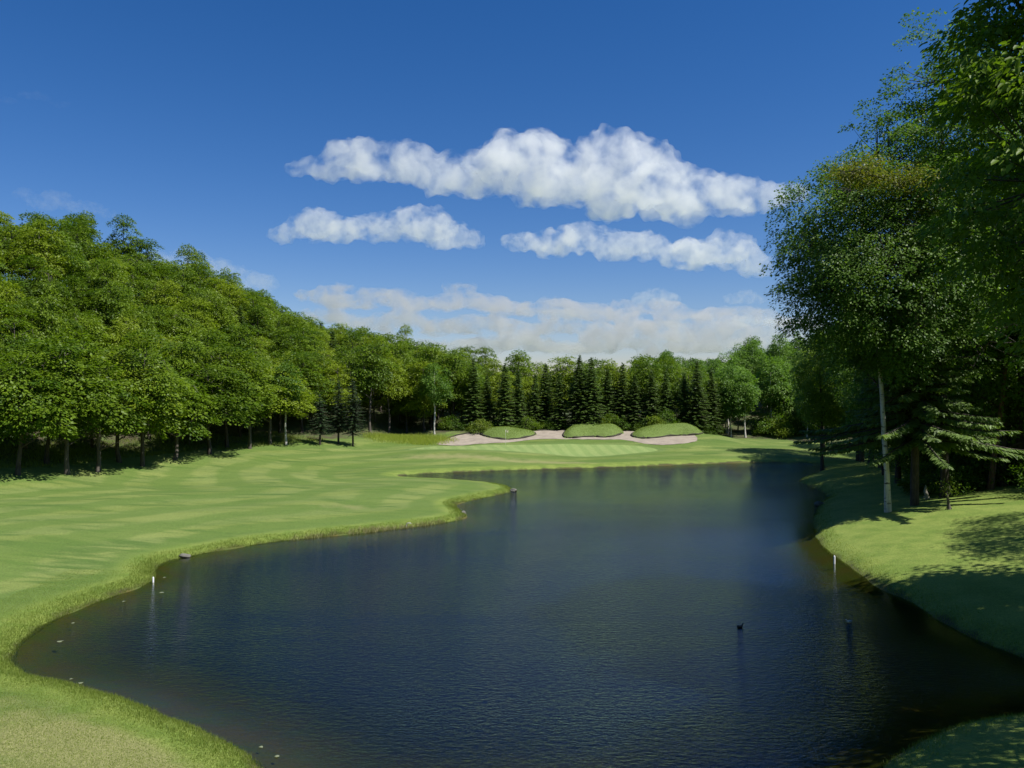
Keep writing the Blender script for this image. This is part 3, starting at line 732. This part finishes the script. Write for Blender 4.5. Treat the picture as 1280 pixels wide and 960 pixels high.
# broken stems and log on the right bank
def stump(loc, ht, r, label, bark, seed, leafy=False):
    g = np.random.default_rng(seed); t = Tubes()
    n = 7; z = np.linspace(-.2, ht, n); w_ = np.cumsum(g.normal(0, .04, (n, 2)), 0)
    t.add(np.stack([w_[:, 0], w_[:, 1], z], -1), r * np.array([1.7, 1.25, 1.05, .95, .9, .72, .35]), 8)
    for a in g.uniform(0, 6.28, 4):                                   # splinters and root flares
        t.add([[math.cos(a) * r * .5, math.sin(a) * r * .5, ht * .75], [math.cos(a) * r * .6, math.sin(a) * r * .6, ht * g.uniform(1.0, 1.18)]], [r * .3, .02], 5)
        t.add([[math.cos(a) * r, math.sin(a) * r, .25], [math.cos(a) * r * 2.4, math.sin(a) * r * 2.4, -.08]], [r * .4, r * .15], 5)
    o = tag(thing('broken_stump', label, 'stump', (loc[0], loc[1], h1(*loc))))
    link('wood', t.mesh('stump_wood'), bark, o)
    if leafy:
        m = 160; C = np.array([0, 0, ht]) + g.normal(0, .45, (m, 3)) * [1, 1, .8]; D = g.normal(0, 1, (m, 3)); L = g.uniform(.12, .24, m)
        link('sprouts', leaves_mesh('sprouts', C, D, unit(g.normal(0, 1, (m, 3)) + [0, 0, 1]), L, L * .6, g.uniform(0, 1, m)), LEAF_Y, o)
PALE = bark_mat('weathered_wood', (.25, .22, .17), (.42, .38, .31))
stump(at_px(1157, 624, 3), 1.25, .2, 'short pale broken stump right of the white birch trunk', PALE, 3)
stump(at_px(1186, 637, 3), 1.9, .13, 'mottled broken sapling with few leaves between the stump and the reddish trunk', BARK, 4, True)
def fallen_log():
    x, y = at_px(1247, 606, 4); t = Tubes()
    X = np.linspace(0, 7.5, 8); Y = .25 * np.sin(X * .6)
    Z = np.array([h1(x + a, y + b) + .22 for a, b in zip(X, Y)]); z0 = Z[0]
    t.add(np.stack([X, Y, Z - z0], -1), np.linspace(.2, .13, 8), 8); t.add([[3, .1, Z[3] - z0 + .1], [3.7, -.5, Z[3] - z0 + .8]], [.06, .02], 5)
    o = link('fallen_log', t.mesh('fallen_log'), PALE); o.location = (x, y, z0); tag(o, 'pale fallen log lying on the slope right of the reddish trunk', 'log')
fallen_log()

# ------------------------------------------------------------------ flag, posts, pipe, rocks, floating leaves, ducks
def flag():
    x, y = at_px(632, 556, 2); o = thing('pin_flag', 'white golf flag on a thin pole on the putting green', 'golf flag', (x, y, h1(x, y)))
    t = Tubes(); t.add([[0, 0, -.1], [0, 0, 1.5], [0, 0, 3.0]], [.022, .02, .016], 8); link('pole', t.mesh('flag_pole'), plain_mat('pole_white', (.75, .74, .66), rough=.35), o)
    c = bmesh.new(); n, m = 14, 8; vs_ = []
    for j in range(m):
        for i in range(n):
            a = i / (n - 1); b = j / (m - 1)
            vs_.append(c.verts.new((.02 + a * .55 * .9, .09 * math.sin(a * 7 + b) * a, 2.98 - b * .5 - .12 * a * a)))
    for j in range(m - 1):
        for i in range(n - 1): c.faces.new((vs_[j * n + i], vs_[j * n + i + 1], vs_[(j + 1) * n + i + 1], vs_[(j + 1) * n + i]))
    bmesh.ops.solidify(c, geom=c.faces[:], thickness=.008)
    me = bpy.data.meshes.new('flag_cloth'); c.to_mesh(me); c.free(); link('flag', me, plain_mat('flag_cloth', (.8, .76, .5), (.8, .78, .6), .7), o)
flag()

WHITE = plain_mat('painted_post', (.72, .72, .74), (.6, .6, .62), .5)
def post(u, v, z, hgt, r, label):
    x, y = px(u, v, 0); t = Tubes()
    t.add([[0, 0, -1.0], [0, 0, hgt * .92], [0, 0, hgt]], [r, r, r * .8], 12)
    o = link('marker_post', t.mesh('marker_post'), WHITE); o.location = (x, y, 0); tag(o, label, 'post')
post(191.5, 728, 0, .36, .06, 'short white post standing in the water off the left bank')
post(1043, 705, 0, .62, .07, 'white post standing in the water by the right bank')
def pipe():
    x, y = px(508, 659.5, 0); t = Tubes(); a = np.linspace(0, R(140), 9)
    arc = np.stack([.26 - .26 * np.cos(a), 0 * a, .22 + .24 * np.sin(a)], -1)
    t.add(np.concatenate([[[0, 0, -.6], [0, 0, .1]], arc]), np.full(11, .045), 8)
    o = link('bent_pipe', t.mesh('bent_pipe'), plain_mat('pale_plastic', (.5, .48, .4), rough=.5)); o.location = (x, y, 0); tag(o, 'pale bent pipe sticking out of the bank at the tip of the left peninsula', 'pipe')
pipe()
STONE = plain_mat('pale_stone', (.15, .145, .12), (.09, .085, .07), .9, 5)
def rock(u, v, sx, sy, sz, seed, label):
    x, y = px(u, v, .05); b = bmesh.new(); bmesh.ops.create_icosphere(b, subdivisions=3, radius=1)
    for q in b.verts:
        k = 1 + .28 * mnoise.noise(q.co * 1.3 + Vector((seed * 7, 0, 0))) + .1 * mnoise.noise(q.co * 3.1 + Vector((seed, 3, 0)))
        q.co = Vector((q.co.x * k * sx, q.co.y * k * sy, q.co.z * k * sz))
    me = bpy.data.meshes.new('rock'); b.to_mesh(me); b.free(); o = link('rock', me, STONE); o.location = (x, y, .08); tag(o, label, 'rock')
rock(579, 642.5, .35, .3, .3, 1, 'pale rock at the notch of the left peninsula')
rock(642, 613.5, .45, .5, .28, 2, 'pale rock at the far tip of the left peninsula')
rock(231, 695.5, .5, .35, .2, 3, 'flat grey stone at the waterline beyond the short white post')
rock(1024, 631, .55, .5, .4, 4, 'dark weathered rock at the waterline of the right bank')

PAD = plain_mat('floating_pad', (.2, .22, .13), (.12, .14, .07), .5, 9)
pads = [(75, 802, .32), (67, 834, .2), (89, 849, .18), (101, 854, .24), (91, 779, .2), (135, 759, .2), (155, 752, .24), (165, 759, .18), (178, 747, .26), (202, 741, .3), (206, 722, .22), (213, 728, .22), (326, 934, .16), (346, 946, .18), (1041, 929, .16), (1100, 908, .2)]
for i, (u, v, r) in enumerate(pads):
    if i in (1, 5, 7, 8, 11, 15): continue
    r *= .55
    b = bmesh.new(); n = 14; top = []
    for k in range(n):
        a = k / n * 6.283; rr = r * (1 + .15 * math.sin(a * 3 + i)) * (.5 if k == 0 else 1)
        top.append(b.verts.new((math.cos(a) * rr, math.sin(a) * rr * .8, .015 + .012 * math.sin(a * 2 + i))))
    b.faces.new(top); bmesh.ops.solidify(b, geom=b.faces[:], thickness=.012)
    me = bpy.data.meshes.new('pad'); b.to_mesh(me); b.free()
    o = link('floating_leaf', me, PAD); x, y = px(u, v, 0); o.location = (x, y, .004); o.rotation_euler = (0, 0, i * 1.3)
    tag(o, 'pale leaf floating on the shallow water near the bank', 'floating leaf', 'pale leaves floating on the shallows')

def duck(u, v, rz, label, ca, cb):
    x, y = px(u, v, 0); o = thing('duck', label, 'duck', (x, y, 0), rz, None, (.8, .8, .62))
    t = Tubes()
    t.add([[-.3, 0, .12], [-.25, 0, .1], [-.15, 0, .07], [0, 0, .06], [.12, 0, .08], [.18, 0, .14], [.2, 0, .2], [.22, 0, .26], [.26, 0, .29], [.3, 0, .285]],
          [.02, .05, .1, .125, .11, .075, .05, .048, .055, .03], 12)
    link('body', t.mesh('duck_body'), ca, o)
    t = Tubes(); t.add([[.31, 0, .28], [.35, 0, .27], [.38, 0, .268]], [.022, .018, .014], 6); link('bill', t.mesh('duck_bill'), plain_mat('bill', (.5, .32, .05), rough=.4), o)
    for sgn in (-1, 1):
        t = Tubes(); t.add([[.1, sgn * .09, .11], [0, sgn * .115, .12], [-.14, sgn * .09, .13], [-.28, sgn * .03, .15]], [.03, .05, .045, .012], 8); link('wing', t.mesh('duck_wing'), cb, o)
duck(1061, 778, R(200), 'pale duck swimming in the dark water near the right bank', plain_mat('pale_feather', (.6, .58, .52), (.45, .43, .38)), plain_mat('grey_feather', (.3, .28, .25), (.2, .18, .16)))
duck(925, 784, R(20), 'small dark duck swimming in the open middle of the pond', plain_mat('dark_feather', (.03, .028, .025)), plain_mat('brown_feather', (.05, .04, .03)))

# ------------------------------------------------------------------ grass blades
def blades(name, X, Y, hgt, wid, mat, seed):
    g = np.random.default_rng(seed); n = len(X); Z = lookup(_Z, X, Y) - .01
    a = g.uniform(0, 6.28, n); lean = g.uniform(.1, .7, n); b = g.uniform(0, 6.28, n)
    hh = hgt * g.uniform(.5, 1.3, n); ww = wid * g.uniform(.6, 1.3, n)
    P = np.stack([X, Y, Z], -1); s_ = np.stack([np.cos(a), np.sin(a), 0 * a], -1) * ww[:, None]
    tip = P + np.stack([np.cos(b) * lean * hh, np.sin(b) * lean * hh, hh], -1)
    V = np.stack([P - s_, P + s_, tip], 1).reshape(-1, 3)
    o = link(name, mesh_np(name, V, np.arange(n * 3).reshape(-1, 3), {'tint': np.repeat(g.uniform(0, 1, n), 3)}), mat)
    return tag(o, kind='stuff')
GRASS = leaf_mat('grass_blade', (.13, .19, .025), (.25, .29, .07), .5)
TALL = leaf_mat('tall_grass', (.22, .28, .035), (.34, .38, .08), .5)
g = np.random.default_rng(77)
def sample(n, x0, x1, y0, y1, ok):
    X = g.uniform(x0, x1, n); Y = g.uniform(y0, y1, n); k = ok(X, Y); return X[k], Y[k]
def rim(X, Y):
    d = lookup(_SD, X, Y); return (d > -.2) & (d < 1.9 + .5 * np.sin(X)) & (g.uniform(0, 1, len(X)) < np.exp(-(d / 1.2) ** 2) * np.clip(60 / Y, .25, 1))
X, Y = sample(1500000, -30, 2, 26, 110, rim); X2, Y2 = sample(500000, 12, 46, 28, 120, rim)
X = np.concatenate([X, X2]); Y = np.concatenate([Y, Y2])
blades('rough_grass', X, Y, .15, .012 + .00 * Y, GRASS, 5)['label'] = 'longer grass blades along the water edge'
X, Y = sample(700000, -32, 0, 24, 58, lambda X, Y: (lookup(_SD, X, Y) > .8) & (np.abs(X / Y) < .68) & (g.uniform(0, 1, len(X)) < (36 / Y) ** 2))
blades('lawn_grass', X, Y, .055, .01, GRASS, 6)['label'] = 'short mown grass of the near lawn'
X, Y = sample(90000, -10, 42, 160, 176, lambda X, Y: (mound_d(X, Y) < .12))
blades('mound_grass', X, Y, .13, .02, leaf_mat('mound_blade', (.12, .18, .025), (.22, .27, .05), .5), 9)['label'] = 'ragged grass on the mounds in the bunker'
X, Y = sample(60000, -34, -8, 151, 170, lambda X, Y: np.exp(-((X + 21) / 9) ** 2 - ((Y - 161.5) / 5.5) ** 2) > g.uniform(.25, 1, len(X)))
blades('tall_grass', X, Y, .75, .03, TALL, 7)['label'] = 'tall unmown grass on the bank left of the bunkers'

a_ = [px(u, v) for u, v in [(360, 677), (420, 670), (470, 665), (530, 658), (572, 652)]]
def by_bank(X, Y):
    return (np.abs(lookup(_SD, X, Y) + .05) < .4) & (X > a_[0][0]) & (Y > a_[0][1] - 1) & (Y < a_[-1][1] + 1) & (X < a_[-1][0]) & (g.uniform(-1.6, 2.6, len(X)) < np.sin(X * 1.3) + np.sin(X * .57 + 2) + .6 * np.sin(X * 4.1))
X, Y = sample(70000, a_[0][0], a_[-1][0], a_[0][1] - 1, a_[-1][1] + 1, by_bank)
blades('waterside_reeds', X, Y, .4, .02, leaf_mat('dry_reed', (.16, .17, .05), (.34, .31, .17), .3), 8)['label'] = 'dry reeds along the edge of the left peninsula'

X, Y = sample(260000, -82, -36, 88, 156, lambda X, Y: (lookup(_FD, X, Y) < 2.5) & (lookup(_FD, X, Y) > -7) & (vnoise(X, Y, 2.3, 4) > g.uniform(-.7, 1, len(X))))
blades('woodland_grass', X, Y, .42, .025, GRASS, 12)['label'] = 'unmown grass under the trees of the left wood edge'

# ------------------------------------------------------------------ clouds
def cloud_mat(name, dens, scale, cut, alb=.965):
    m, nt, ns, ls = new_mat(name)
    out = ns.new('ShaderNodeOutputMaterial'); v = ns.new('ShaderNodeVolumePrincipled'); tc = ns.new('ShaderNodeTexCoord')
    v.inputs['Color'].default_value = (alb, alb, alb + .005, 1); v.inputs['Anisotropy'].default_value = .3
    n = noise_n(ns, ls, 1 / scale, 6, tc.outputs['Object'], .62, .3)
    ls.new(ramp(ns, ls, n, cut, cut + .24, 0, dens), v.inputs['Density'])
    ls.new(v.outputs[0], out.inputs['Volume'])
    return m

def cloud(label, lobes, Yd, dens, depth=1.0, flat=.85, bump=.5, name='cloud', seed=1, jit=3, cut=.4, alb=.955):
    """lobes: photo pixels (u, v, radius) at the distance Yd"""
    g = np.random.default_rng(seed); k = Yd / F; b = bmesh.new()
    for (u, v, r) in lobes:
        for j in range(jit):
            s_ = r * (1 if j == 0 else g.uniform(.5, .85))
            du, dv, dy = (0, 0, 0) if j == 0 else (g.normal(0, r * .5), g.normal(0, r * .16), g.normal(0, r * .6) * depth)
            m = Matrix.Translation(((u + du - 640) * k, Yd + dy * k, CAMZ + (480 - v - dv) * k)) @ Matrix.Diagonal((s_ * k * 1.28, s_ * k * depth, s_ * k * flat, 1))
            vv = bmesh.ops.create_icosphere(b, subdivisions=3, radius=1, matrix=m)['verts']; zc = m.translation.z
            for q in vv:
                if q.co.z < zc: q.co.z = zc + (q.co.z - zc) * .6
    me = bpy.data.meshes.new(name); b.to_mesh(me); b.free()
    o = link(name, me, None)
    rm = np.mean([l[2] for l in lobes]) * k
    me.materials.append(cloud_mat('cloud_vapour', dens, rm * .8, cut, alb)); o.color = (1, 1, 1, 1)
    me.materials[0].cycles.volume_step_rate = .12
    md = o.modifiers.new('union', 'REMESH'); md.mode = 'VOXEL'; md.voxel_size = rm / 11
    for sc_, st in ((.8, bump * 1.3), (.36, bump * .9), (.15, bump * .6)):
        tx = bpy.data.textures.new('billow', 'CLOUDS'); tx.noise_scale = rm * sc_; tx.noise_depth = 2
        dm = o.modifiers.new('billow', 'DISPLACE'); dm.texture = tx; dm.texture_coords = 'GLOBAL'; dm.strength = rm * st; dm.mid_level = .5
    rm2 = o.modifiers.new('clean', 'REMESH'); rm2.mode = 'VOXEL'; rm2.voxel_size = rm / 13
    return tag(o, label, 'cloud', 'white clouds in the blue sky')
cloud('largest white cloud, long and flat-based with several billowing tops', [(410, 212, 26), (450, 205, 38), (500, 208, 36), (550, 222, 34), (600, 225, 40), (655, 205, 48), (680, 225, 48), (730, 235, 44), (790, 212, 50), (820, 235, 48), (870, 248, 42), (920, 250, 34), (960, 252, 26), (985, 245, 16), (760, 262, 26), (850, 268, 24)], 3000, .011, seed=3)
cloud('smaller white cloud below the left end of the largest cloud', [(355, 292, 16), (395, 285, 28), (430, 292, 24), (480, 288, 26), (525, 284, 32), (560, 298, 24), (590, 302, 14)], 3400, .011, seed=4)
cloud('white cloud below the right half of the largest cloud', [(655, 304, 18), (690, 308, 24), (730, 302, 28), (770, 312, 26), (810, 310, 26), (860, 322, 28), (910, 318, 32), (940, 330, 22)], 3400, .011, seed=5)
bank = [(400 + 30 * i, 372 + .9 * 1.6 * i + 6 * math.sin(i * 1.7), 26 + 6 * math.sin(i * 2.3)) for i in range(20)] + [(430 + 34 * i, 402 + 1.1 * i + 5 * math.sin(i * 2.1), 30) for i in range(17)] + [(520 + 32 * i, 434 + 3 * math.sin(i * 1.3), 30) for i in range(15)]
cloud('grey white cloud bank low on the horizon above the far trees', bank, 6500, .007, flat=.27, depth=2.2, seed=6, cut=.43, alb=.76, bump=.3)
cloud('small round cloud puff above the right end of the low cloud bank', [(805, 374, 12), (820, 372, 15), (838, 376, 10)], 4500, .006, seed=7)
cloud('tiny faint cloud puff near the right bank trees', [(918, 375, 10), (932, 373, 13), (948, 376, 8)], 4500, .004, seed=8)
cloud('bright white cloud low beside the right bank trees', [(930, 404, 16), (965, 402, 18), (1000, 405, 18)], 5200, .006, seed=9, flat=.4)
cloud('white cloud rising behind the left hillside', [(205, 326, 16), (240, 330, 22), (280, 345, 24), (320, 358, 22)], 4000, .004, seed=10)
cloud('thin pale cloud veil above the trees at the upper left', [(30, 245, 12), (70, 252, 18), (110, 262, 14), (135, 268, 9)], 4000, .0016, seed=11)
cloud('faint wispy cloud high in the left sky', [(10, 125, 10), (40, 120, 14), (75, 130, 10)], 3500, .0005, seed=12, flat=.35)

# ------------------------------------------------------------------ camera, light, sky
cam = bpy.data.cameras.new('camera'); cam.sensor_width = 36; cam.lens = 36 * F / 1280; cam.clip_end = 40000; cam.clip_start = .1
co = bpy.data.objects.new('camera', cam); COL.objects.link(co); co.location = (0, 0, CAMZ); co.rotation_euler = (R(90), 0, 0)
scene.camera = co
SUN_EL, SUN_AZ = 57, 114          # azimuth to the right of the view direction
sd = Vector((math.sin(R(SUN_AZ)) * math.cos(R(SUN_EL)), math.cos(R(SUN_AZ)) * math.cos(R(SUN_EL)), math.sin(R(SUN_EL))))
sl = bpy.data.lights.new('sun', 'SUN'); sl.energy = 5.0; sl.angle = R(.5); sl.color = (1, .97, .92)
so = bpy.data.objects.new('sun', sl); COL.objects.link(so); so.rotation_euler = (-sd).to_track_quat('-Z', 'Y').to_euler()
w = bpy.data.worlds.new('World'); scene.world = w; w.use_nodes = True
nt = w.node_tree; nt.nodes.clear()
sk = nt.nodes.new('ShaderNodeTexSky'); sk.sky_type = 'NISHITA'; sk.sun_disc = False; sk.sun_elevation = R(SUN_EL); sk.sun_rotation = R(SUN_AZ)
sk.air_density = 1.0; sk.dust_density = .15; sk.ozone_density = 3.2; sk.altitude = 200
bg = nt.nodes.new('ShaderNodeBackground'); bg.inputs[1].default_value = .058
wo = nt.nodes.new('ShaderNodeOutputWorld'); hs = nt.nodes.new('ShaderNodeHueSaturation'); hs.inputs['Saturation'].default_value = 1.34; nt.links.new(sk.outputs[0], hs.inputs['Color']); tint = nt.nodes.new('ShaderNodeMix'); tint.data_type = 'RGBA'; tint.blend_type = 'MULTIPLY'; tint.inputs[0].default_value = 1; tint.inputs[7].default_value = (1.0, .95, 1.16, 1); nt.links.new(hs.outputs[0], tint.inputs[6]); nt.links.new(tint.outputs[2], bg.inputs[0]); nt.links.new(bg.outputs[0], wo.inputs[0])
vs = scene.view_settings; vs.view_transform = 'Standard'; vs.look = 'None'; vs.exposure = .6; vs.gamma = 1; vs.use_curve_mapping = False
scene.render.engine = 'CYCLES'
cy = scene.cycles
cy.use_denoising = True; cy.use_adaptive_sampling = True; cy.adaptive_threshold = .01
cy.max_bounces = 10; cy.diffuse_bounces = 3; cy.glossy_bounces = 3; cy.transmission_bounces = 4; cy.transparent_max_bounces = 8; cy.volume_bounces = 8
cy.caustics_reflective = False; cy.caustics_refractive = False; cy.sample_clamp_indirect = 4
